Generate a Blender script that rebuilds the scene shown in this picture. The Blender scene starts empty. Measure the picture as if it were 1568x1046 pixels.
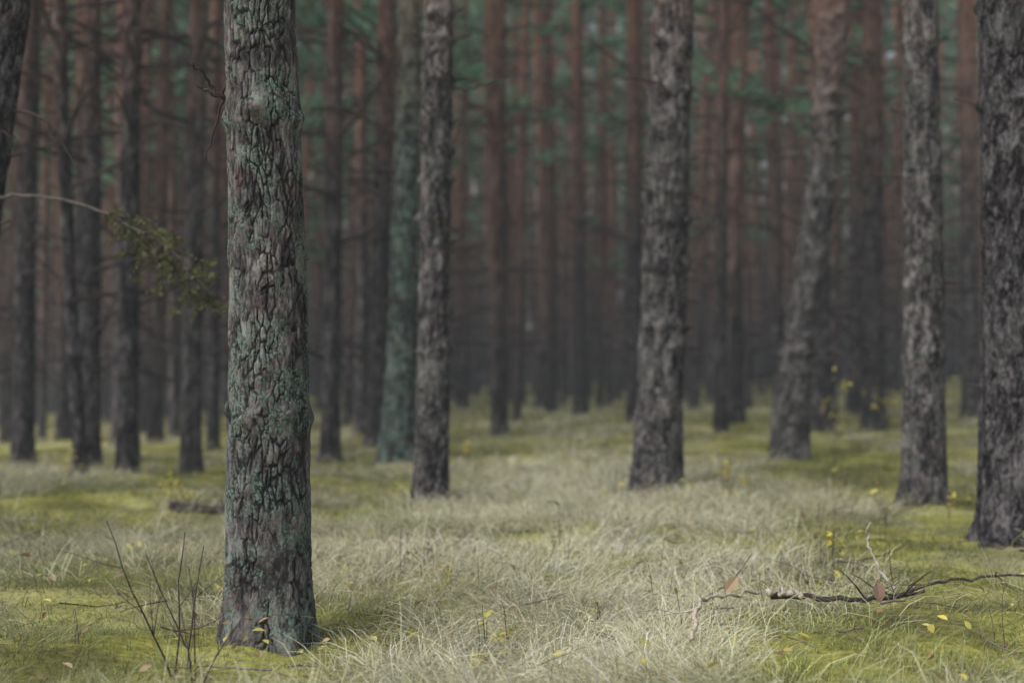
import bpy, math, random
import numpy as np
from mathutils import Vector
random.seed(7); rng=np.random.default_rng(7)
sc=bpy.context.scene
sc.view_settings.view_transform='Standard'; sc.view_settings.look='None'; sc.view_settings.exposure=0

# ---------------------------------------------------------------- noise
def h3(ix,iy,iz,s=0):
    a=(ix.astype(np.int64)*374761393+iy.astype(np.int64)*668265263+iz.astype(np.int64)*2147483647+s*1274126177)&0xffffffff
    a=((a^(a>>13))*1274126177)&0xffffffff
    a=((a^(a>>16))*2246822519)&0xffffffff
    a=a^(a>>15)
    return (a&0xffffff)/float(0xffffff)
def vn(x,y,z,s=0):
    x=np.asarray(x,float);y=np.asarray(y,float)+0*x;z=np.asarray(z,float)+0*x
    fx=np.floor(x);fy=np.floor(y);fz=np.floor(z)
    tx=x-fx;ty=y-fy;tz=z-fz
    tx=tx*tx*(3-2*tx);ty=ty*ty*(3-2*ty);tz=tz*tz*(3-2*tz)
    ix=fx.astype(np.int64);iy=fy.astype(np.int64);iz=fz.astype(np.int64)
    r=0
    for a in (0,1):
        wa=tx if a else 1-tx
        for b in (0,1):
            wb=ty if b else 1-ty
            for c in (0,1):
                wc=tz if c else 1-tz
                r=r+wa*wb*wc*h3(ix+a,iy+b,iz+c,s)
    return r
def fbm(x,y,z,s=0,o=4):
    r=0;a=.5;t=0
    for i in range(o):
        r=r+a*vn(x,y,z,s+i*17);t+=a;a*=.5
        x=x*2.03;y=y*2.03;z=z*2.03
    return r/t
def ss(a,b,x):
    t=np.clip((x-a)/(b-a),0,1);return t*t*(3-2*t)
def voro(u,v,nu,s):
    iu=np.floor(u).astype(np.int64);iv=np.floor(v).astype(np.int64)
    F1=np.full(u.shape,9.);F2=np.full(u.shape,9.);ID=np.zeros(u.shape);DY=np.zeros(u.shape)
    z0=np.zeros_like(iu)
    for du in (-1,0,1):
        for dv in (-1,0,1):
            cu=iu+du;cv=iv+dv;cw=np.mod(cu,nu)
            px=cu+.5+(h3(cw,cv,z0,s)-.5)*.95
            py=cv+.5+(h3(cw,cv,z0+1,s)-.5)*.95
            d=np.sqrt((u-px)**2+(v-py)**2)
            idd=h3(cw,cv,z0+2,s)
            c=d<F1
            F2=np.where(c,F1,np.minimum(F2,d))
            ID=np.where(c,idd,ID);DY=np.where(c,v-py,DY);F1=np.where(c,d,F1)
    return F1,F2,ID,DY

# ---------------------------------------------------------------- terrain
def ground_z(x,y):
    x=np.asarray(x,float);y=np.asarray(y,float)
    t=.033*np.clip(x,-22,22)*ss(8,26,y)
    n=(fbm(x*.35+3,y*.35,0*x,5,3)-.5)*.16*ss(2,7,np.abs(y)+0*x)
    n2=(fbm(x*1.6,y*1.6,0*x,9,3)-.5)*.13
    n3=(fbm(x*5,y*5,0*x,19,2)-.5)*.04
    return t+n+n2+n3
def gz(x,y): return float(ground_z(np.array([x]),np.array([y]))[0])

# ---------------------------------------------------------------- mesh builder
class MB:
    def __init__(s): s.v=[];s.q=[];s.t=[];s.c=[];s.qm=[];s.tm=[];s.n=0
    def add(s,v,c,q=None,t=None,m=0):
        v=np.asarray(v,float).reshape(-1,3);s.v.append(v)
        c=np.asarray(c,float)
        if c.ndim==1: c=np.tile(c,(len(v),1))
        s.c.append(c)
        if q is not None and len(q): s.q.append(np.asarray(q)+s.n);s.qm.append(np.full(len(q),m))
        if t is not None and len(t): s.t.append(np.asarray(t)+s.n);s.tm.append(np.full(len(t),m))
        s.n+=len(v)
    def mesh(s,name,mats,smooth=True):
        me=bpy.data.meshes.new(name)
        v=np.concatenate(s.v);c=np.concatenate(s.c)
        q=np.concatenate(s.q) if s.q else np.zeros((0,4),int)
        t=np.concatenate(s.t) if s.t else np.zeros((0,3),int)
        mi=np.concatenate(s.qm+s.tm)
        me.vertices.add(len(v));me.vertices.foreach_set('co',v.astype(np.float32).ravel())
        nl=q.size+t.size
        me.loops.add(nl);me.polygons.add(len(q)+len(t))
        me.loops.foreach_set('vertex_index',np.concatenate([q.ravel(),t.ravel()]).astype(np.int32))
        ls=np.concatenate([np.arange(len(q))*4,q.size+np.arange(len(t))*3]).astype(np.int32)
        me.polygons.foreach_set('loop_start',ls)
        me.polygons.foreach_set('material_index',mi.astype(np.int32))
        me.polygons.foreach_set('use_smooth',np.full(len(mi),smooth))
        a=me.attributes.new('bk','FLOAT_COLOR','POINT')
        c4=np.ones((len(v),4),np.float32);c4[:,:3]=c[:,:3]
        a.data.foreach_set('color',c4.ravel())
        for m in mats: me.materials.append(m)
        me.update(calc_edges=True)
        return me
def obj(name,me,parent=None,loc=(0,0,0),rz=0,sc_=1):
    o=bpy.data.objects.new(name,me);sc.collection.objects.link(o)
    o.location=loc;o.rotation_euler=(0,0,rz);o.scale=(sc_,sc_,sc_) if np.isscalar(sc_) else sc_
    if parent: o.parent=parent
    return o
def tube(mb,P,R,k=6,c=(.5,.5,0),m=0):
    P=np.asarray(P,float);n=len(P);R=np.asarray(R,float)
    T=np.gradient(P,axis=0);T/=np.linalg.norm(T,axis=1)[:,None]+1e-9
    ref=np.array([0,0,1.]) if abs(T[0][2])<.8 else np.array([1.,0,0])
    A=np.cross(T,ref);A/=np.linalg.norm(A,axis=1)[:,None]+1e-9
    B=np.cross(T,A)
    th=np.arange(k)*2*math.pi/k
    V=P[:,None,:]+R[:,None,None]*(np.cos(th)[None,:,None]*A[:,None,:]+np.sin(th)[None,:,None]*B[:,None,:])
    i=np.arange(n-1)[:,None];j=np.arange(k)[None,:];j2=(j+1)%k
    Q=np.stack([i*k+j,i*k+j2,(i+1)*k+j2,(i+1)*k+j],-1).reshape(-1,4)
    mb.add(V.reshape(-1,3),c,q=Q,m=m)
def nrm(v): v=np.asarray(v,float);return v/(np.linalg.norm(v)+1e-9)
def branch(mb,p,d,L,r,droop=0.,wig=.12,sub=2,k=5,c=(.45,.5,0),m=0,taper=.15,ends=None,R=random):
    n=max(4,int(L/.12)+3);n=min(n,12)
    P=[np.array(p,float)];d=nrm(d)
    for i in range(n-1):
        d=nrm(d+np.array([R.gauss(0,wig),R.gauss(0,wig),R.gauss(0,wig)-droop/n]))
        P.append(P[-1]+d*L/(n-1))
    rad=[r*(1-(1-taper)*i/(n-1)) for i in range(n)]
    tube(mb,P,rad,k,c,m)
    if ends is not None: ends.append((P[-1],d))
    if sub>0:
        for i in range(R.randint(1,3)+ (1 if L>.6 else 0)):
            j=R.randint(max(1,n//4),n-2)
            dd=nrm(nrm(P[j+1]-P[j])+np.array([R.gauss(0,.6),R.gauss(0,.6),R.gauss(0,.5)]))
            branch(mb,P[j],dd,L*R.uniform(.25,.5),rad[j]*.6,droop,wig,sub-1,max(3,k-1),c,m,taper,ends,R)

# ---------------------------------------------------------------- materials
def newmat(n):
    m=bpy.data.materials.new(n);m.use_nodes=True
    nt=m.node_tree;nt.nodes.clear();return m,nt
class N:
    def __init__(s,nt): s.nt=nt
    def __call__(s,t,**k):
        n=s.nt.nodes.new(t)
        for a,b in k.items(): setattr(n,a,b)
        return n
    def l(s,a,b): s.nt.links.new(a,b)
def ramp(n,stops,inter='LINEAR'):
    r=n('ShaderNodeValToRGB');e=r.color_ramp.elements;r.color_ramp.interpolation=inter
    while len(e)<len(stops): e.new(.5)
    for i,(p,c) in enumerate(stops):
        e[i].position=p;e[i].color=(*c,1) if len(c)==3 else c
    return r
def mixc(n,fac,a,b,mode='MIX'):
    m=n('ShaderNodeMix',data_type='RGBA',blend_type=mode)
    for s,v in ((m.inputs[0],fac),(m.inputs[6],a),(m.inputs[7],b)):
        if hasattr(v,'is_linked') : n.l(v,s)
        elif isinstance(v,tuple): s.default_value=(*v,1)
        else: s.default_value=v
    return m.outputs[2]
def math_(n,op,a,b=0.,c=None):
    m=n('ShaderNodeMath',operation=op)
    for s,v in zip(m.inputs,(a,b,c if c is not None else 0.)):
        if hasattr(v,'is_linked'): n.l(v,s)
        else: s.default_value=v
    return m.outputs[0]
def mapr(n,v,a,b,c=0.,d=1.):
    m=n('ShaderNodeMapRange');n.l(v,m.inputs[0])
    for i,x in enumerate((a,b,c,d)): m.inputs[i+1].default_value=x
    return m.outputs[0]
def noise(n,vec,scale,det=4,rough=.6):
    t=n('ShaderNodeTexNoise');n.l(vec,t.inputs['Vector']);t.inputs['Scale'].default_value=scale
    t.inputs['Detail'].default_value=det;t.inputs['Roughness'].default_value=rough
    return t.outputs['Fac']
def grey(n,v):
    c=n('ShaderNodeCombineColor')
    for i in range(3): n.l(v,c.inputs[i])
    return c.outputs[0]

def bark_mat(name,lichen=.5,tint=(1,1,1),fine=2,red0=3.5,red1=9.,lichcol=(.25,.34,.27),bright=1.,top=1.):
    # fine: 2 = close-up bark, 1 = second row, 0 = far trunks
    m,nt=newmat(name);n=N(nt)
    out=n('ShaderNodeOutputMaterial');bs=n('ShaderNodeBsdfPrincipled') if fine==2 else n('ShaderNodeBsdfDiffuse')
    n.l(bs.outputs[0],out.inputs[0])
    if fine==2:
        bs.inputs['Roughness'].default_value=.9;bs.inputs['Specular IOR Level'].default_value=.2
    at=n('ShaderNodeAttribute',attribute_name='bk');sp=n('ShaderNodeSeparateColor');n.l(at.outputs['Color'],sp.inputs[0])
    tc=n('ShaderNodeTexCoord');ob=tc.outputs['Object']
    b=bright
    stops=[(0,(.016*b,.014*b,.018*b)),(.28,(.042*b,.037*b,.041*b)),(.6,(.095*b,.087*b,.088*b)),(1,(.25*b*top,.235*b*top,.23*b*top))]
    sx=n('ShaderNodeSeparateXYZ');n.l(ob,sx.inputs[0])
    if fine:
        mp=n('ShaderNodeMapping');n.l(ob,mp.inputs[0]);mp.inputs['Scale'].default_value=(1,1,.4)
        f1=noise(n,mp.outputs[0],60,6 if fine==2 else 3,.8)
        hh=math_(n,'ADD',sp.outputs[0],mapr(n,f1,.3,.7,-.48,.48))
    else: hh=sp.outputs[0]
    r=ramp(n,stops);n.l(hh,r.inputs[0]);col=r.outputs[0]
    col=mixc(n,1.,col,grey(n,mapr(n,sp.outputs[1],0,1,.7,1.3)),'MULTIPLY')
    if fine:
        big=noise(n,ob,4.5,3,.6)
        col=mixc(n,1.,col,grey(n,mapr(n,big,.35,.65,.65,1.35)),'MULTIPLY')
        if fine==2:
            rn=noise(n,ob,14,3)
            rf=math_(n,'MULTIPLY',mapr(n,rn,.52,.64),mapr(n,sp.outputs[1],.35,.65))
            col=mixc(n,math_(n,'MULTIPLY',rf,.45),col,(.15,.09,.08))
        l1=noise(n,ob,6,4,.65);l2=noise(n,ob,90 if fine==2 else 40,3,.65)
        lf=math_(n,'MULTIPLY',mapr(n,l1,.44,.57),mapr(n,l2,.48,.55))
        lf=math_(n,'MULTIPLY',lf,mapr(n,sp.outputs[0],.15,.45))
        col=mixc(n,math_(n,'MULTIPLY',lf,lichen),col,lichcol)
    else:
        l1=noise(n,ob,3,1,.65)
        col=mixc(n,math_(n,'MULTIPLY',mapr(n,l1,.45,.65),lichen*.5),col,(.12,.14,.12))
    zf=mapr(n,math_(n,'ADD',sx.outputs[2],mapr(n,l1,.3,.7,-1,1)),red0,red1)
    rr=ramp(n,[(0,(.125,.06,.044)),(.5,(.26,.135,.094)),(1,(.36,.20,.14))]);n.l(hh,rr.inputs[0])
    col=mixc(n,zf,col,rr.outputs[0])
    if not fine:
        oi=n('ShaderNodeObjectInfo')
        col=mixc(n,1.,col,grey(n,mapr(n,oi.outputs['Random'],0,1,.55,1.2)),'MULTIPLY')
    col=mixc(n,1.,col,tint,'MULTIPLY')
    n.l(col,bs.inputs[0])
    if fine==2:
        mp2=n('ShaderNodeMapping');n.l(ob,mp2.inputs[0]);mp2.inputs['Scale'].default_value=(1,1,.45)
        f2=noise(n,mp2.outputs[0],85,5,.75)
        bp=n('ShaderNodeBump');bp.inputs['Strength'].default_value=1.;bp.inputs['Distance'].default_value=.009
        n.l(f2,bp.inputs['Height']);n.l(bp.outputs[0],bs.inputs['Normal'])
    return m
M_bark=bark_mat('pine_bark',.85,lichcol=(.155,.245,.195),bright=.74,tint=(1.,.98,1.0))
M_barkmidrow=bark_mat('pine_bark_second_row',.4,fine=1,lichcol=(.15,.19,.165),bright=.68,tint=(1.0,.97,1.0))
M_barkdark=bark_mat('pine_bark_dark',.2,fine=1,bright=.42,lichcol=(.1,.13,.11),tint=(1,.98,1.06))
M_barkteal=bark_mat('pine_bark_lichen',.7,fine=1,tint=(.84,.98,.93),lichcol=(.17,.26,.225),bright=.7)
M_barkfar=bark_mat('pine_bark_far',.35,fine=0,bright=.62,tint=(1.,.98,1.02),red0=1.0,red1=10)
M_barkmid=bark_mat('pine_bark_mid',.45,fine=0,bright=.62,tint=(1.,.98,1.04),red0=3.,red1=9.)

def leafy(name,transl=.4):
    m,nt=newmat(name);n=N(nt)
    out=n('ShaderNodeOutputMaterial');d=n('ShaderNodeBsdfDiffuse');t=n('ShaderNodeBsdfTranslucent');mx=n('ShaderNodeMixShader')
    at=n('ShaderNodeAttribute',attribute_name='bk')
    n.l(at.outputs['Color'],d.inputs[0]);n.l(at.outputs['Color'],t.inputs[0])
    mx.inputs[0].default_value=transl
    n.l(d.outputs[0],mx.inputs[1]);n.l(t.outputs[0],mx.inputs[2]);n.l(mx.outputs[0],out.inputs[0])
    return m
M_needle=leafy('pine_needles',.5)
M_grass=leafy('dry_grass_blades',.3)
M_leaf=leafy('leaf_blade',.35)

def wood_mat(name,a,b):
    m,nt=newmat(name);n=N(nt);out=n('ShaderNodeOutputMaterial');bs=n('ShaderNodeBsdfDiffuse');n.l(bs.outputs[0],out.inputs[0])
    tc=n('ShaderNodeTexCoord');f=noise(n,tc.outputs['Object'],40,3,.7)
    r=ramp(n,[(.35,a),(.65,b)]);n.l(f,r.inputs[0]);n.l(r.outputs[0],bs.inputs['Color'])
    return m
M_twig=wood_mat('dead_twig',(.03,.025,.028),(.085,.068,.065))
M_pale=wood_mat('pale_barkless_wood',(.25,.21,.17),(.5,.45,.38))

def ground_mat():
    m,nt=newmat('forest_floor');n=N(nt);out=n('ShaderNodeOutputMaterial');bs=n('ShaderNodeBsdfDiffuse');n.l(bs.outputs[0],out.inputs[0])
    tc=n('ShaderNodeTexCoord');ob=tc.outputs['Object']
    a=noise(n,ob,1.1,4,.65);b=noise(n,ob,24,4,.75);c=noise(n,ob,.45,2)
    r=ramp(n,[(.3,(.08,.08,.042)),(.45,(.17,.17,.06)),(.58,(.33,.33,.09)),(.7,(.40,.37,.20))]);n.l(a,r.inputs[0])
    r2=ramp(n,[(.3,(.35,.33,.3)),(.7,(1.2,1.2,1.15))]);n.l(b,r2.inputs[0])
    col=mixc(n,1.,r.outputs[0],r2.outputs[0],'MULTIPLY')
    col=mixc(n,math_(n,'MULTIPLY',mapr(n,c,.5,.62),.5),col,(.48,.45,.31))
    n.l(col,bs.inputs['Color'])
    return m
M_ground=ground_mat()

# ---------------------------------------------------------------- ground sheet
def axis(n,k,b):
    t=np.linspace(-1,1,n);return np.sinh(t*k)/np.sinh(k)*b
xs=axis(400,6.0,400);ys=axis(460,5.6,400)+8
X,Y=np.meshgrid(xs,ys,indexing='ij')
Z=ground_z(X.ravel(),Y.ravel()).reshape(X.shape)
mb=MB();nx,ny=X.shape
i=np.arange(nx-1)[:,None];j=np.arange(ny-1)[None,:]
Q=np.stack([i*ny+j,(i+1)*ny+j,(i+1)*ny+j+1,i*ny+j+1],-1).reshape(-1,4)
mb.add(np.stack([X,Y,Z],-1).reshape(-1,3),(0,0,0),q=Q)
obj('ground',mb.mesh('ground',[M_ground]))

# ---------------------------------------------------------------- trunk geometry
def trunk(mb,ctrl_r,ctrl_c,zs,nseg,seed,depth,cw,ch,whorls,lump=.02,m=0):
    zs=np.asarray(zs,float)
    rz=np.interp(zs,[a[0] for a in ctrl_r],[a[1] for a in ctrl_r])
    cx=np.interp(zs,[a[0] for a in ctrl_c],[a[1] for a in ctrl_c])
    cy=np.interp(zs,[a[0] for a in ctrl_c],[a[2] for a in ctrl_c])
    if len(zs)>60:
        kk=max(3,int(.3/(zs[2]-zs[1])));ker=np.ones(kk)/kk
        def sm(a): 
            p=np.concatenate([np.full(kk,a[0]),a,np.full(kk,a[-1])]);return np.convolve(p,ker,'same')[kk:-kk]
        nz_=int(len(zs)*.9)
        for arr in (rz,cx,cy):
            s_=sm(arr);arr[:nz_-kk]=s_[:nz_-kk]
    th=np.arange(nseg)*2*math.pi/nseg
    TH,ZZ=np.meshgrid(th,zs,indexing='xy')
    R=np.repeat(rz[:,None],nseg,1)
    r0=float(np.interp(1.2,[a[0] for a in ctrl_r],[a[1] for a in ctrl_r]))
    px=np.cos(TH)*r0;py=np.sin(TH)*r0
    so=seed*13.7
    low=fbm(px*5+so,py*5,ZZ*1.3,seed,3)-.5
    R=R*(1+.16*low)
    fl=np.exp(-np.clip(ZZ,0,9)/.10)
    R=R*(1+fl*(.08+.24*np.cos(TH*5+seed)*vn(np.cos(TH)*2+9,np.sin(TH)*2,0*TH,seed)))
    prng=random.Random(seed)
    dirs=[]
    for w in whorls:
        zc,amp=w
        env=np.exp(-((ZZ-zc)/(.03+.02*amp))**2)
        a0=prng.uniform(0,6.28);k=prng.randint(3,5);lob=0
        for q in range(k):
            aa=a0+q*6.283/k+prng.uniform(-.3,.3)
            zz=zc+prng.uniform(-.03,.03)
            da=np.angle(np.exp(1j*(TH-aa)))
            lob=lob+prng.uniform(.5,1.2)*np.exp(-(da/.30)**2)*np.exp(-((ZZ-zz)/.033)**2)
            dirs.append((zz,aa))
        R=R+lump*amp*(.22*env+1.0*lob)
    nu=max(6,int(round(2*math.pi*r0/cw)))
    wu=(fbm(px*16+so,py*16,ZZ*9,seed+3,5)-.5)
    wv=(fbm(px*12+so,py*12,ZZ*9,seed+4,5)-.5)
    U=TH/(2*math.pi)*nu+wu*2.4;V=ZZ/ch+wv*2.0
    F1,F2,ID,DY=voro(U,V,nu,seed)
    e=F2-F1
    U2=U*2+.8*wv;V2=V*1.7+.9*wu
    F1b,F2b,IDb,DYb=voro(U2,V2,nu*2,seed+50)
    e2=F2b-F1b
    gate=ss(.38,.62,fbm(px*20+so+5,py*20,ZZ*7,seed+21,3))
    plate=ss(-.03,.12+.24*gate,e+.10*(1-gate))
    small=ss(.0,.14,e2+.08*(1-gate))
    q=fbm(px*34+so,py*34,ZZ*11,seed+8,5)
    st=q*10+ID*3
    terr=np.floor(st)/10+ss(.0,.30,st%1)/10
    terr=(terr-.5-ID*.30)
    fine=fbm(px*90+so,py*90,ZZ*45,seed+9,3)-.5
    H=plate*(.50+.22*ID+.20*small*(.3+.7*IDb)+.85*terr+.10*DY)+.25*fine
    R=R+depth*(H-.45)
    Xv=np.cos(TH)*R+cx[:,None];Yv=np.sin(TH)*R+cy[:,None]
    hcol=np.clip(.05+plate*(.27+.17*ID+.15*small+1.2*terr+.12*IDb)+.6*fine*plate,0,1)
    nz=len(zs)
    i=np.arange(nz-1)[:,None];j=np.arange(nseg)[None,:];j2=(j+1)%nseg
    Q=np.stack([i*nseg+j,i*nseg+j2,(i+1)*nseg+j2,(i+1)*nseg+j],-1).reshape(-1,4)
    col=np.stack([hcol,.5*ID+.5*IDb,0*ID],-1).reshape(-1,3)
    mb.add(np.stack([Xv,Yv,ZZ],-1).reshape(-1,3),col,q=Q,m=m)
    return dirs,(lambda z:(float(np.interp(z,zs,cx)),float(np.interp(z,zs,cy)),float(np.interp(z,zs,rz))))

def zlist(zf,dz,top):
    z=list(np.arange(-.2,zf,dz));s=dz
    while z[-1]<top: s=min(s*1.15,.8);z.append(z[-1]+s)
    return z

def foliage_quads(mb,C,tone,per,leaf,base,r,mi,tight=.06):
    C=np.repeat(C,per,0);tone=np.repeat(tone,per);M=len(C)
    d=r.normal(0,1,(M,3));d[:,2]=np.abs(d[:,2])*.8;d/=np.linalg.norm(d,axis=1)[:,None]
    s=np.cross(d,r.normal(0,1,(M,3)));s/=np.linalg.norm(s,axis=1)[:,None]
    b=C+r.normal(0,tight,(M,3));l=leaf*r.uniform(.6,1.3,M)[:,None]
    V=np.stack([b-s*l*.13,b+s*l*.13,b+d*l+s*l*.04,b+d*l-s*l*.04],1).reshape(-1,3)
    hu=r.normal(0,.015,(M,1))
    colr=np.clip(np.array(base)*tone[:,None]+hu*np.array([1,.6,-.3]),.01,.4)
    mb.add(V,np.repeat(colr,4,0),q=np.arange(M*4).reshape(-1,4),m=mi)
def crown_into(mb,seed,z0,z1,spread,nw=13,clumps=9,per=15,leaf=.17,mi_b=0,mi_l=1,cx=0,cy=0,base=(.12,.235,.15),br=(3,4),tmin=.35):
    R=random.Random(seed);r=np.random.default_rng(seed)
    C=[]
    for w in range(nw):
        f=w/(nw-1);z=z0+(z1-z0)*f**.9+R.uniform(-.25,.25)
        L=spread*(1-.75*f**1.6)*(.55+.45*min(1,f*4+.2))
        for b in range(R.randint(*br)):
            a=R.uniform(0,6.283);LL=L*R.uniform(.5,1.15)
            d=nrm([math.cos(a),math.sin(a),.1+.5*f])
            P=[np.array([cx,cy,z])]
            n=5
            for i in range(n-1):
                d=nrm(d+np.array([R.gauss(0,.13),R.gauss(0,.13),R.gauss(.02,.1)]))
                P.append(P[-1]+d*LL/(n-1))
            tube(mb,P,[.03*(1-.8*i/(n-1)) for i in range(n)],3,(.4,.5,0),mi_b)
            for c in range(clumps):
                t=R.uniform(tmin,1)*(n-1);k=min(int(t),n-2);p=P[k]+(P[k+1]-P[k])*(t-k)
                C.append(p+r.normal(0,.16,3)*np.array([1,1,.6]))
    C=np.array(C);tone=r.uniform(.5,1.4,len(C))
    foliage_quads(mb,C,tone,per,leaf,base,r,mi_l)

crown_meshes=[]
for s in range(4):
    mb=MB();crown_into(mb,100+s,0,8.5,1.9,nw=11,clumps=4,per=8,leaf=.22)
    crown_meshes.append(mb.mesh('near_crown',[M_barkfar,M_needle],False))

def near_tree(X,Y,ctrl_r,ctrl_c,zf,dz,nseg,seed,depth,cw,ch,whorls,lump,mat,stubs=.5,longb=0,extra=None,crown=True,H=19.,bl=(.25,.9),bt=1.):
    mb=MB()
    cr=list(ctrl_r)+[(H,.03)]
    lc=ctrl_c[-1];lc0=ctrl_c[-2]
    sl=((lc[1]-lc0[1])/(lc[0]-lc0[0]),(lc[2]-lc0[2])/(lc[0]-lc0[0]))
    cc=list(ctrl_c)+[(H,lc[1]+sl[0]*(H-lc[0])*.4,lc[2])]
    dirs,cf=trunk(mb,cr,cc,zlist(zf,dz,H-.1),nseg,seed,depth,cw,ch,whorls,lump)
    R=random.Random(seed+5)
    for (z,a) in dirs:
        if R.random()<stubs:
            x,y,r=cf(z);L=R.uniform(.04,.18)
            if R.random()<longb*(.5+.25*min(z,6)): L=R.uniform(*bl)
            d=[math.cos(a),math.sin(a),R.uniform(-.1,.5)]
            rr=R.uniform(.007,.013) if L<.19 else (.006+.009*L)*bt
            branch(mb,[x+math.cos(a)*r*.9,y+math.sin(a)*r*.9,z],d,L+.02,rr,droop=R.uniform(-.2,.6) if L>.15 else 0,wig=.13,sub=2 if L>.3 else 0,m=1,taper=.3 if L>.2 else .7,R=R)
    if extra: extra(mb,cf)
    z0=gz(X,Y)
    o=obj('pine_tree',mb.mesh('pine_tree',[mat,M_twig,M_leaf]),loc=(X,Y,z0))
    if crown:
        x,y,_=cf(H-8.5)
        obj('crown',crown_meshes[seed%4],parent=o,loc=(x,y,H-8.8),rz=seed*1.3)
    return o
def poly(mb,pts,r0,r1,k=6,m=1,n=16):
    pts=np.array(pts,float);t=np.linspace(0,len(pts)-1,n)
    P=np.stack([np.interp(t,range(len(pts)),pts[:,i]) for i in range(3)],1)
    for _ in range(2): P[1:-1]=(P[:-2]+2*P[1:-1]+P[2:])/4
    P[1:-1]+=rng.normal(0,.006,P[1:-1].shape)
    tube(mb,P,np.linspace(r0,r1,n),k,(.5,.5,0),m)
    return P

def exA(mb,cf):
    poly(mb,[(-.12,.0,2.02),(-.2,-.02,2.08),(-.27,-.03,2.10)],.012,.005,m=1)
    poly(mb,[(-.2,-.02,2.08),(-.25,-.08,2.16),(-.29,-.1,2.17)],.006,.003,m=1)
    poly(mb,[(-.13,.04,2.30),(-.165,.03,2.12),(-.21,.05,1.98),(-.25,.05,1.82)],.007,.003,m=1)
near_tree(-.925,5.4,[(-.3,.19),(0,.180),(.12,.166),(.35,.158),(.7,.151),(.95,.146),(1.3,.139),(1.6,.136),(1.95,.133),(2.5,.130),(5,.12)],
  [(-.3,0,0),(0,0,0),(.5,.003,0),(1.2,.005,0),(1.7,-.012,0),(2.5,-.036,0)],2.7,.0034,360,11,.0140,.023,.078,[(.86,1.1),(1.47,.4),(2.0,1.8),(2.62,.8)],.017,M_bark,stubs=.1,extra=exA)
def wl(a,b,s,amp=1.,seed=1):
    R=random.Random(seed);z=a;o=[]
    while z<b: o.append((z,amp*R.uniform(.4,1.3)));z+=s*R.uniform(.6,1.4)
    return o
def exB(mb,cf):
    poly(mb,[(.1,0,3.2),(.3,-.05,3.18),(.5,-.1,3.24),(.62,-.1,3.27)],.012,.004)
    poly(mb,[(.1,0,2.6),(.2,-.05,2.8),(.25,-.1,3.0)],.006,.003)
near_tree(-.63,11.0,[(-.3,.15),(0,.145),(.3,.128),(1,.116),(1.7,.107),(3,.108),(4,.106),(6,.10)],[(-.3,0,0),(0,0,0),(1.6,.03,0),(4,.07,0),(6,.12,0)],4.3,.015,96,22,.022,.036,.11,wl(.9,6,.27,1.,3),.036,M_barkmidrow,stubs=.7,longb=.08,extra=exB)
near_tree(1.2,11.9,[(-.3,.245),(0,.225),(.25,.205),(.8,.192),(1.5,.18),(3,.168),(4.2,.16),(6,.15)],[(-.3,0,0),(0,0,0),(1.6,.075,0),(4.1,.155,0),(6,.2,0)],4.6,.015,120,33,.024,.036,.11,wl(1.2,6,.30,1.,4),.036,M_barkmidrow,stubs=.75,longb=.05)
near_tree(2.93,8.2,[(-.3,.29),(0,.265),(.25,.235),(.8,.215),(1.5,.208),(3,.2),(6,.19)],[(-.3,0,0),(0,0,0),(1.6,0.0,0),(4.1,-.02,0),(6,0,0)],3.5,.008,180,44,.024,.036,.12,[(.9,.5),(1.9,.6),(2.5,1.),(3.1,1.)],.022,M_barkdark,stubs=.4,longb=.06)
near_tree(3.09,10.7,[(-.3,.2),(0,.18),(.25,.165),(.8,.15),(1.5,.143),(3,.13),(6,.12)],[(-.3,0,0),(0,0,0),(1.6,0.01,0),(4.1,.0,0),(6,0,0)],4.2,.014,100,55,.020,.033,.10,wl(1.1,6,.42,.8,6),.026,M_barkmidrow,stubs=.6,longb=.10)
def exF(mb,cf):
    poly(mb,[(.45,0,3.1),(.62,-.1,3.05),(.75,-.1,2.9),(.9,-.15,2.72)],.016,.008)
    poly(mb,[(.5,0,4.2),(.65,-.1,4.22),(.78,-.1,4.15)],.014,.006)
near_tree(3.22,16.6,[(-.3,.25),(0,.235),(.4,.21),(.9,.185),(2,.17),(3.5,.165),(5,.165),(7,.16)],[(-.3,0,0),(0,0,0),(.7,.06,0),(1.6,.17,0),(3,.38,0),(5.3,.58,0),(7,.75,0)],5.6,.024,70,66,.028,.05,.13,wl(1.,7,.33,1.1,7),.045,M_barkmidrow,stubs=.8,longb=.25,extra=exF,bt=1.3)
def exG(mb,cf):
    R=random.Random(3)
    for (z0,L,up) in ((3.75,1.1,.55),(2.95,.9,.6),(4.4,1.0,1.5),(3.35,.6,.4)):
        x,y,r=cf(z0)
        branch(mb,[x-.08,y-.05,z0],[-1,-.35,up],L,.036,droop=.1,wig=.12,sub=2,m=1,taper=.45,R=R,k=6)
near_tree(-1.33,16.4,[(-.3,.24),(0,.215),(.6,.18),(1.5,.15),(3,.13),(6,.12)],[(-.3,0,0),(0,0,0),(1.5,.06,0),(4,.13,0),(6,.15,0)],5.6,.024,64,77,.028,.045,.12,wl(1.,7,.35,1.,8),.036,M_barkteal,stubs=.6,longb=.3,extra=exG,bt=1.3)
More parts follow.
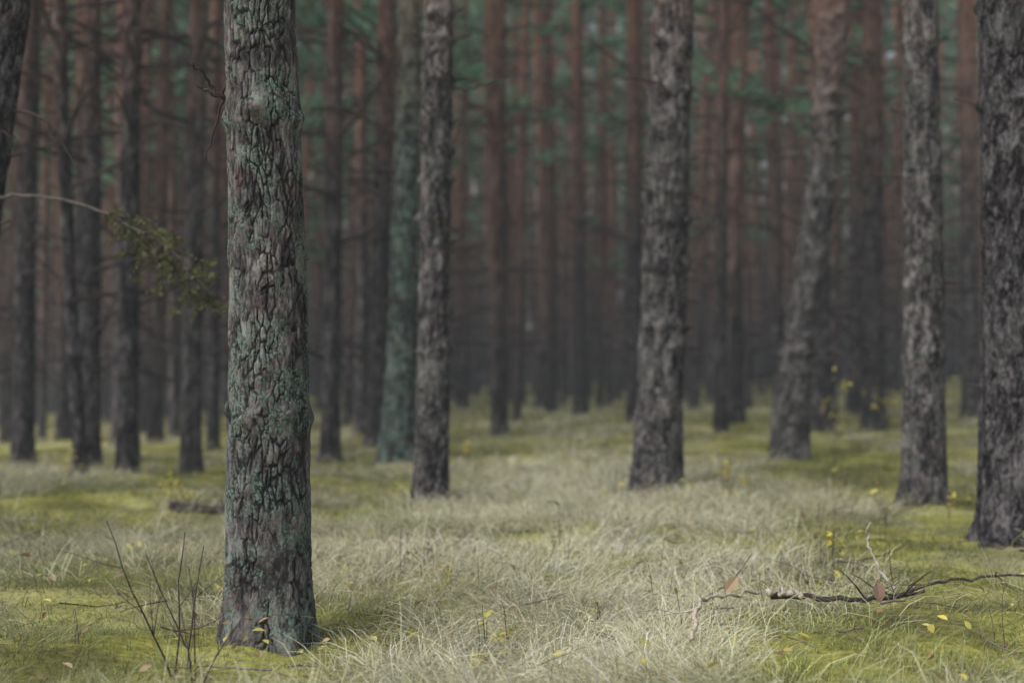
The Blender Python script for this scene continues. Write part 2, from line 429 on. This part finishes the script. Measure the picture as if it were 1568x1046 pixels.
def exL(mb,cf):
    P=poly(mb,[(.05,0,2.04),(.3,-.1,2.06),(.62,-.1,2.03),(.95,-.1,1.88),(1.2,-.1,1.72),(1.38,-.1,1.5)],.012,.005,n=24,m=3)
    poly(mb,[(.1,0,2.45),(.25,-.1,2.40),(.36,-.12,2.30)],.008,.004)
    r=np.random.default_rng(5)
    for k in range(50):
        i=r.integers(12,24);p=P[min(i,23)]
        d=nrm(r.normal(0,1,3)*np.array([1,1,.6])+[-.2,0,-.4]);L=r.uniform(.08,.34)
        Q=[p,p+d*L*.5+[0,0,-.01],p+d*L+[0,0,-.03]]
        tube(mb,Q,[.003,.002,.001],3,(.5,.5,0),1)
        M=28;t=r.uniform(.2,1,M)[:,None];b=p+d*L*t
        dd=r.normal(0,1,(M,3));dd/=np.linalg.norm(dd,axis=1)[:,None]
        s=np.cross(dd,r.normal(0,1,(M,3)));s/=np.linalg.norm(s,axis=1)[:,None]
        l=r.uniform(.02,.045,(M,1))
        V=np.stack([b,b+dd*l*.5+s*l*.28,b+dd*l,b+dd*l*.5-s*l*.28],1).reshape(-1,3)
        c=np.repeat(np.array([.15,.155,.075])*r.uniform(.6,1.3,(M,1)),4,0)
        mb.add(V,c,q=np.arange(M*4).reshape(-1,4),m=2)
o=near_tree(-3.05,8.0,[(-.3,.15),(0,.13),(.5,.11),(2,.095),(4,.088)],[(-.3,-.12,0),(0,-.12,0),(1.6,.02,0),(3.1,.22,0),(4,.33,0)],3.4,.012,90,88,.018,.035,.09,wl(1.,4,.4,.8,9),.018,M_barkdark,stubs=.6,longb=.15,extra=exL)
M_branch=wood_mat('weathered_branch',(.08,.07,.068),(.19,.17,.155));o.data.materials.append(M_branch)

mid=[(-3.45,15.3,.095,.012,0),(-3.95,14.6,.09,.004,1),(-4.85,16.4,.10,-.004,1),(-5.1,19.0,.11,.0,0),(-4.35,14.4,.06,-.055,1),
 (-5.9,17.2,.11,.01,0),(-6.0,20,.11,-.01,0),(-3.25,20,.10,.003,0),(-2.2,17.2,.10,.01,0),(-1.95,20.5,.13,.02,1),(-2.55,24,.10,0,0),
 (-.22,26,.115,.0,0),(1.6,33,.15,-.01,0),(2.35,27,.15,-.004,0),(3.15,21.5,.085,.01,0),(3.95,25,.11,-.01,0),
 (4.55,21.0,.14,.004,1),(5.6,22.0,.165,.0,0),(6.6,27.5,.12,.01,0),(7.9,24.5,.13,-.01,0),(-7.4,19.5,.12,.01,0),(-6.6,24,.12,.0,0),(-4.5,21.5,.08,.0,1),(-6.3,15.8,.09,.0,1),
 (-5.4,11.5,.13,.0,0),(6.2,12.5,.15,.0,0),(7.6,17,.15,.01,0),(-8,14,.15,0,0),(5.0,7.2,.16,0,1),(-4.9,6.0,.15,0,1)]
for i,(x,y,r,ln,mk) in enumerate(mid):
    dx=random.uniform(-.03,.03)
    near_tree(x,y,[(-.3,r*1.4),(0,r*1.3),(.5,r*1.08),(2,r),(5,r*.92),(9,r*.8)],[(-.3,0,0),(0,0,0),(2,ln*2+dx,0),(5,ln*5,0),(9,ln*9,0)],6.5,.045,36,200+i,.022,.05,.14,wl(1.2,9,.45,1.,20+i),.022,
      [M_barkmid,M_barkdark,M_barkteal][mk],stubs=.8,longb=.40,H=random.uniform(18,21),bl=(.4,1.6),bt=1.6)

# ---------------------------------------------------------------- distant forest (instanced)
variants=[]
for s in range(9):
    mb=MB();R=random.Random(300+s);H=R.uniform(20,25);r=R.choice([.06,.075,.085,.095,.11,.13])
    b1,b2=R.uniform(-.35,.35),R.uniform(-.35,.35)
    cc=[(-.3,0,0),(0,0,0),(6,b1*.6,b2*.6),(12,b1,b2),(H,b1*.3,b2*.3)]
    dirs,cf=trunk(mb,[(-.3,r*1.4),(0,r*1.3),(.6,r*1.1),(3,r),(9,r*.85),(15,r*.6),(H,.03)],cc,list(np.arange(-.2,13,.18))+list(np.arange(13,H,.8)),10,300+s,.02,.09,.2,wl(1.5,13,.5,1.2,s),.03)
    for (z,a) in dirs:
        if R.random()<.45:
            x,y,rr=cf(z);L=R.uniform(.1,.5) if R.random()<.5 else R.uniform(.7,1.9)
            branch(mb,[x+math.cos(a)*rr*.8,y+math.sin(a)*rr*.8,z],[math.cos(a),math.sin(a),R.uniform(-.1,.4)],L,.010+.010*L,droop=.3,sub=1 if L>.6 else 0,k=3,m=0,R=R)
    zc=[.27,.34,.44][s%3]*H
    crown_into(mb,400+s,zc,H-.3,2.1,nw=12,clumps=3,per=9,leaf=.33,mi_b=0,mi_l=1,cx=b1,cy=b2,base=(.17,.33,.21),br=(2,4),tmin=.5)
    variants.append(mb.mesh('forest_pine',[M_barkfar,M_needle],True))
root=bpy.data.objects.new('distant_pine_forest',None);sc.collection.objects.link(root)
cnt=0;Rf=random.Random(99)
def fp(x,yy,s,v=None):
    o=obj('forest_pine',v or Rf.choice(variants),parent=root,loc=(x,yy,gz(x,yy)),sc_=(s,s,s*Rf.uniform(.9,1.1)))
    o.rotation_euler=(Rf.gauss(0,.014),Rf.gauss(0,.02),Rf.uniform(0,6.28))
step=2.5
for iy in range(0,27):
    y=23+iy*step
    for ix in range(-60,61):
        x=ix*step+Rf.uniform(-1.2,1.2);yy=y+Rf.uniform(-1.2,1.2)
        if abs(x)>.40*yy+4: continue
        if yy<34 and abs(x)<.40*yy and Rf.random()<.60: continue
        if Rf.random()<.15: continue
        fp(x,yy,Rf.uniform(.8,1.15));cnt+=1
for k in range(60):
    yy=Rf.uniform(24,60);x=-yy*Rf.uniform(.18,.42);fp(x,yy,Rf.uniform(.75,1.1))
for k in range(40):
    yy=Rf.uniform(55,88);x=yy*Rf.uniform(-.06,.36);fp(x,yy,Rf.uniform(.75,1.1))
for (x,y) in [(-6,1),(-8,7),(-9.5,11),(-4.5,-3),(6,2),(8.5,6),(9.5,11.5),(5,-3.5),(-11,15),(11,16),(-10,3),(10.5,1),(-7,-4),(-8,4),(7.5,9),(-6.5,9),(-7.5,12)]:  # unseen pines around the camera, added to shade the sides
    fp(x,y,1.0)
thick=[]
for s in range(3):
    mb=MB();crown_into(mb,700+s,.3,9.0,2.6,nw=13,clumps=8,per=7,leaf=.6,base=(.06,.06,.05))
    thick.append(mb.mesh('young_tree',[M_barkfar,M_needle],False))
root2=bpy.data.objects.new('background_thicket',None);sc.collection.objects.link(root2)
for k in range(210):
    x=Rf.uniform(-52,52);y=Rf.uniform(91,112);s=Rf.uniform(.7,1.3)
    obj('young_tree',thick[k%3],parent=root2,loc=(x,y,gz(x,y)),rz=Rf.uniform(0,6.28),sc_=s)
print('forest trees',cnt)

# ---------------------------------------------------------------- grass
def dryness(x,D): return fbm(x*.9+11,D*.6,0*x,31,4)
def grass(mb,nt,per,dmin,dmax,seed,lmin,lmax,short=False):
    r=np.random.default_rng(seed)
    D=dmin*(dmax/dmin)**(r.uniform(0,1,nt)**.95)
    x=r.uniform(-1,1,nt)*(D*.42+1.2)
    dry=dryness(x,D)
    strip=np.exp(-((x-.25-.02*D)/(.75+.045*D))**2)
    keep=r.uniform(0,1,nt)<np.clip((dry+.07*strip-.405)*7,.05,1) if not short else np.ones(nt,bool)
    x=x[keep];D=D[keep];dry=dry[keep];strip=strip[keep];nt=len(x)
    flow=(fbm(x*.9,D*.7,0*x,41,3))*14+r.normal(0,.7,nt)
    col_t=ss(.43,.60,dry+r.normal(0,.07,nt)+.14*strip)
    hs=r.uniform(.5,1.5,nt);tone=r.uniform(.6,1.15,nt)*(.86+.34*strip)  # strip term puts the brighter light of the middle into blade colour
    tlean=r.uniform(0,1,nt)
    idx=np.repeat(np.arange(nt),per);M=len(idx)
    sd=(.04+.007*D)[idx]
    ox=r.normal(0,1,M)*sd;oy=r.normal(0,1,M)*sd
    bx=x[idx]+ox;by=D[idx]+oy
    rad=np.arctan2(oy,ox)
    wf=r.uniform(.2,1,M)
    vx=np.cos(flow[idx])*wf+np.cos(rad)*(1-wf)+r.normal(0,.35,M);vy=np.sin(flow[idx])*wf+np.sin(rad)*(1-wf)+r.normal(0,.35,M)
    phi=np.arctan2(vy,vx)
    l=r.uniform(lmin,lmax,M)*hs[idx]
    lean=.5*r.uniform(0,1,M)+.5*tlean[idx]
    th0=.1+.9*lean+r.normal(0,.18,M);th1=th0+r.uniform(.5,1.6,M)
    if short: th0=r.uniform(0,.8,M);th1=th0+r.uniform(0,.8,M)
    w=np.maximum(.0014,by*.00026)*r.uniform(.6,1.6,M)
    if short: w*=1.3
    bz=ground_z(bx,by)-.01
    P=np.stack([bx,by,bz],1);cx,sy=np.cos(phi),np.sin(phi)
    tw=r.normal(0,.7,M)
    side=np.stack([-sy*np.cos(tw),cx*np.cos(tw),np.sin(tw)],1)
    V=np.zeros((M,7,3));cur=P.copy()
    V[:,0]=cur-side*w[:,None];V[:,1]=cur+side*w[:,None]
    dph=r.normal(0,.35,M)
    for k in (1,2,3):
        th=th0+(th1-th0)*(k-.5)/3*1.15
        ph2=phi+r.normal(0,.15,M)+dph*(k-1)
        d=np.stack([np.sin(th)*np.cos(ph2),np.sin(th)*np.sin(ph2),np.cos(th)],1)
        cur=cur+d*(l/3)[:,None]
        cur[:,2]=np.maximum(cur[:,2],bz+.012)
        ww=w*(1-.28*k)
        if k<3: V[:,2*k]=cur-side*ww[:,None];V[:,2*k+1]=cur+side*ww[:,None]
        else: V[:,6]=cur
    b=np.arange(M)[:,None]*7
    Q=np.concatenate([b+[0,1,3,2],b+[2,3,5,4]]);T=b+[4,5,6]
    straw=np.array([.78,.745,.55]);grn=np.array([.37,.41,.19]);brn=np.array([.31,.25,.165]);yg=np.array([.56,.56,.15])
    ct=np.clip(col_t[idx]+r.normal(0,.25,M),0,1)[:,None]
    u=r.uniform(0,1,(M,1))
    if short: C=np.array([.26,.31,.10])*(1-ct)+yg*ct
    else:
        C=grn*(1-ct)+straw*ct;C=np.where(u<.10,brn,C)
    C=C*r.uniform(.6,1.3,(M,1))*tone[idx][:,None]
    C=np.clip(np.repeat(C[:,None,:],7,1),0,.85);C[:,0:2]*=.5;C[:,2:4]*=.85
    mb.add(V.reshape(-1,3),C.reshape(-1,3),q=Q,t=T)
mb=MB()
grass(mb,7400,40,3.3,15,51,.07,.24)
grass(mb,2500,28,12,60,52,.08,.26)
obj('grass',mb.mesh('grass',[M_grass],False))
mb=MB()
grass(mb,4800,38,3.3,22,53,.015,.05,short=True)
obj('moss',mb.mesh('moss',[M_grass],False))

# ---------------------------------------------------------------- small things
def leaf(mb,p,d,up,L,c,m=1,wf=.32):
    d=nrm(d);s=nrm(np.cross(d,up));u=nrm(np.cross(s,d));p=np.asarray(p,float)
    V=[p,p+d*L*.3+s*L*wf*.8+u*L*.08,p+d*L*.65+s*L*wf*.8+u*L*.07,p+d*L-u*L*.08,p+d*L*.65-s*L*wf*.8+u*L*.07,p+d*L*.3-s*L*wf*.8+u*L*.08,p+d*L*.5-u*L*.02]
    mb.add(V,c,t=[(0,1,6),(1,2,6),(2,3,6),(3,4,6),(4,5,6),(5,0,6)],m=m)
def plant(mb,off,h,nst,nl,R,L,colr,thick,sub):
    mt=MB()
    for s in range(nst):
        d=[R.gauss(0,.16),R.gauss(0,.16),1]
        branch(mt,[R.gauss(0,.03),R.gauss(0,.03),-.02],d,h*R.uniform(.6,1.05),thick,wig=.10,droop=-.3,sub=sub,k=4,taper=.35,m=0,R=R)
    V=np.concatenate(mt.v)
    for k in range(nl):
        p=V[R.randrange(len(V)//3,len(V))]
        if p[2]<h*.25: continue
        leaf(mt,p,[R.gauss(0,1),R.gauss(0,1),R.gauss(-.1,.5)],[R.gauss(0,.4),R.gauss(0,.4),1],L*R.uniform(.6,1.3),np.array(colr)*R.uniform(.7,1.2))
    base=mb.n
    mb.v.append(np.concatenate(mt.v)+np.array(off));mb.c.append(np.concatenate(mt.c));mb.n+=mt.n
    for a,m_ in zip(mt.q,mt.qm): mb.q.append(a+base);mb.qm.append(m_)
    for a,m_ in zip(mt.t,mt.tm): mb.t.append(a+base);mb.tm.append(m_)
def sapling(x,y,h,nst,nl,seed,name='yellow_leaf_sapling',L=.035,colr=(.58,.51,.13),thick=.0025,sub=2):
    mb=MB();plant(mb,(0,0,0),h,nst,nl,random.Random(seed),L,colr,thick,sub)
    return obj(name,mb.mesh(name,[M_twig,M_leaf],False),loc=(x,y,gz(x,y)))
sapling(-1.12,4.75,.62,2,0,1,'bare_sapling',thick=.0042)
sapling(-1.0,4.5,.42,3,0,2,'bare_sapling',thick=.0034)
sapling(-1.08,4.9,.75,2,0,12,'bare_sapling',thick=.0036,sub=2)
for (x,y,h,ns,nl,sd) in [(-.09,5.05,.22,4,30,3),(-.14,4.85,.14,3,18,4),(1.53,6.9,.26,4,26,5),(1.73,11.6,.42,4,30,6),(1.62,10.8,.25,3,20,14),(3.3,14.5,.95,4,44,7),(-2.45,10.8,.35,4,28,8),(-2.75,11.5,.3,3,24,18),(-.5,15.5,.35,4,26,9),(-2.0,17.5,.5,4,30,10),(3.02,9.9,.22,3,14,11),(3.2,9.8,.2,3,12,13),(-4.2,13.5,.4,4,24,15),(5.3,20,.9,5,44,16),(2.35,9.0,.45,3,6,17),(.85,11.2,.6,3,4,19),(6.2,21,.9,4,40,21)]:
    sapling(x,y,h,ns,nl,sd,L=.034+.0016*y)
mb=MB();Rw=random.Random(31)
for k in range(65):
    D=5*(28/5)**Rw.random();x=Rw.uniform(-.4,.4)*D
    c=Rw.choice([(.55,.49,.14),(.42,.42,.15),(.30,.34,.13),(.38,.29,.17)])
    plant(mb,(x,D,gz(x,D)),Rw.uniform(.12,.3),2,Rw.randint(4,11),Rw,.028+.0012*D,c,.002,1)
obj('forest_floor_weeds',mb.mesh('forest_floor_weeds',[M_twig,M_leaf],False))
mb=MB()
for k in range(110):
    D=4.6*(22/4.6)**Rw.random();x=Rw.uniform(-.4,.4)*D
    a=Rw.uniform(0,6.28)
    branch(mb,[x,D,gz(x,D)+Rw.uniform(.03,.06)],[math.cos(a),math.sin(a),Rw.uniform(-.05,.12)],Rw.uniform(.12,.4),Rw.uniform(.0015,.004)+.0001*D,wig=.16,sub=1,k=4,m=Rw.choice([0,1,1]),taper=.4,R=Rw)
obj('fallen_twigs',mb.mesh('fallen_twigs',[M_twig,M_branch]))
def fallen(pts,r0,r1,mat,name='fallen_branch',subs=3,seed=0):
    mb=MB();R=random.Random(seed)
    pts=[(a,b,gz(a,b)+c) for a,b,c in pts]
    P=poly(mb,pts,r0,r1,k=8,m=0,n=22)
    for s in range(subs):
        i=R.randint(4,19)
        branch(mb,P[i],nrm([R.gauss(0,1),R.gauss(0,1),R.uniform(.0,.7)]),R.uniform(.12,.35),r1*.8,wig=.16,sub=1,m=0,R=R)
    return obj(name,mb.mesh(name,[mat]))
fallen([(1.05,5.80,.06),(1.2,5.76,.055),(1.42,5.75,.05),(1.6,5.85,.05),(1.72,5.95,.06)],.013,.006,M_twig,seed=3,subs=5)
fallen([(1.04,5.78,.08),(1.10,5.77,.078),(1.17,5.75,.07)],.0145,.0145,M_pale,subs=0,name='broken_branch_end')
fallen([(1.62,6.05,.04),(1.56,6.1,.16),(1.53,6.15,.26),(1.55,6.15,.33)],.007,.003,M_pale,subs=0,name='fallen_twig')
fallen([(1.6,5.9,.05),(1.9,6.15,.045),(2.2,6.2,.06),(2.7,6.4,.05)],.008,.0035,M_twig,seed=5,subs=5)
fallen([(.63,5.0,.07),(.66,5.1,.15),(.70,5.3,.18),(.85,5.45,.18),(.97,5.6,.15)],.009,.005,M_pale,subs=1,seed=6,name='fallen_twig')
fallen([(-2.45,10.2,.07),(-2.2,10.2,.08),(-2.0,10.1,.06)],.035,.028,M_twig,subs=1,seed=7,name='fallen_log')
fallen([(2.6,7.3,.06),(2.75,7.1,.13),(2.5,7.5,.05)],.007,.003,M_twig,subs=4,seed=8)
mb=MB();r=np.random.default_rng(77)
for k in range(620):
    D=3.8*(28/3.8)**r.uniform(0,1);x=r.uniform(-.42,.42)*D
    if k<60: x=1.2+r.normal(0,.28);D=11.55+r.normal(0,.18)
    elif k<75: x=-.925+r.normal(0,.25);D=5.10+r.normal(0,.10)
    c=[np.array([.30,.20,.12]),np.array([.58,.50,.14]),np.array([.56,.50,.16]),np.array([.40,.31,.20])][r.integers(0,4)]*r.uniform(.7,1.2)
    leaf(mb,[x,D,gz(x,D)+r.uniform(.05,.12)],[r.normal(),r.normal(),r.normal(0,.4)],[r.normal(0,.4),r.normal(0,.4),1],r.uniform(.025,.05)*(1+.015*D),c,m=0,wf=.3)
leaf(mb,[.88,5.9,gz(.88,5.9)+.10],[.5,.1,.6],[0,-1,.3],.09,np.array([.48,.35,.24]),m=0)
leaf(mb,[1.47,5.7,gz(1.47,5.7)+.03],[-.1,.1,1],[0,-1,.1],.09,np.array([.30,.2,.16]),m=0)
obj('fallen_leaves',mb.mesh('fallen_leaves',[M_leaf],False))

# ---------------------------------------------------------------- forest haze (real volume)
mb=MB()
V=[(x,y,z) for z in (-6,32) for x,y in ((-220,-40),(220,-40),(220,200),(-220,200))]
mb.add(V,(0,0,0),q=[(3,2,1,0),(4,5,6,7),(0,1,5,4),(1,2,6,5),(2,3,7,6),(3,0,4,7)])
mh,nt=newmat('haze');n=N(nt);out=n('ShaderNodeOutputMaterial');vs=n('ShaderNodeVolumeScatter')
vs.inputs['Color'].default_value=(.90,.96,1,1);vs.inputs['Density'].default_value=.0028;vs.inputs['Anisotropy'].default_value=.0
n.l(vs.outputs[0],out.inputs['Volume'])
obj('haze',mb.mesh('haze',[mh],False))

# ---------------------------------------------------------------- light
el,az=math.radians(48),math.radians(-130)
w=bpy.data.worlds.new('World');sc.world=w;w.use_nodes=True;nt=w.node_tree;n=N(nt)
bg=nt.nodes['Background'];sky=n('ShaderNodeTexSky',sky_type='NISHITA');sky.sun_disc=False
sky.sun_elevation=el;sky.sun_rotation=az
sky.air_density=1.;sky.dust_density=3.
hs=n('ShaderNodeHueSaturation');hs.inputs['Saturation'].default_value=.65
n.l(sky.outputs[0],hs.inputs['Color']);n.l(hs.outputs[0],bg.inputs[0]);bg.inputs[1].default_value=.15
sl=bpy.data.lights.new('sun','SUN');sl.energy=5.0;sl.angle=math.radians(50);sl.color=(1,.985,.94)
so=bpy.data.objects.new('sun',sl);sc.collection.objects.link(so)
dv=Vector((math.sin(az)*math.cos(el),math.cos(az)*math.cos(el),math.sin(el)))
so.rotation_euler=dv.to_track_quat('Z','Y').to_euler()

cam=bpy.data.cameras.new('camera');co=bpy.data.objects.new('camera',cam);sc.collection.objects.link(co)
cam.lens=50;cam.sensor_width=36;cam.clip_end=1500
co.location=(0,0,1.0);co.rotation_euler=(math.radians(90+1.29),0,0)
cam.dof.use_dof=True;cam.dof.focus_distance=5.3;cam.dof.aperture_fstop=1.4
sc.camera=co
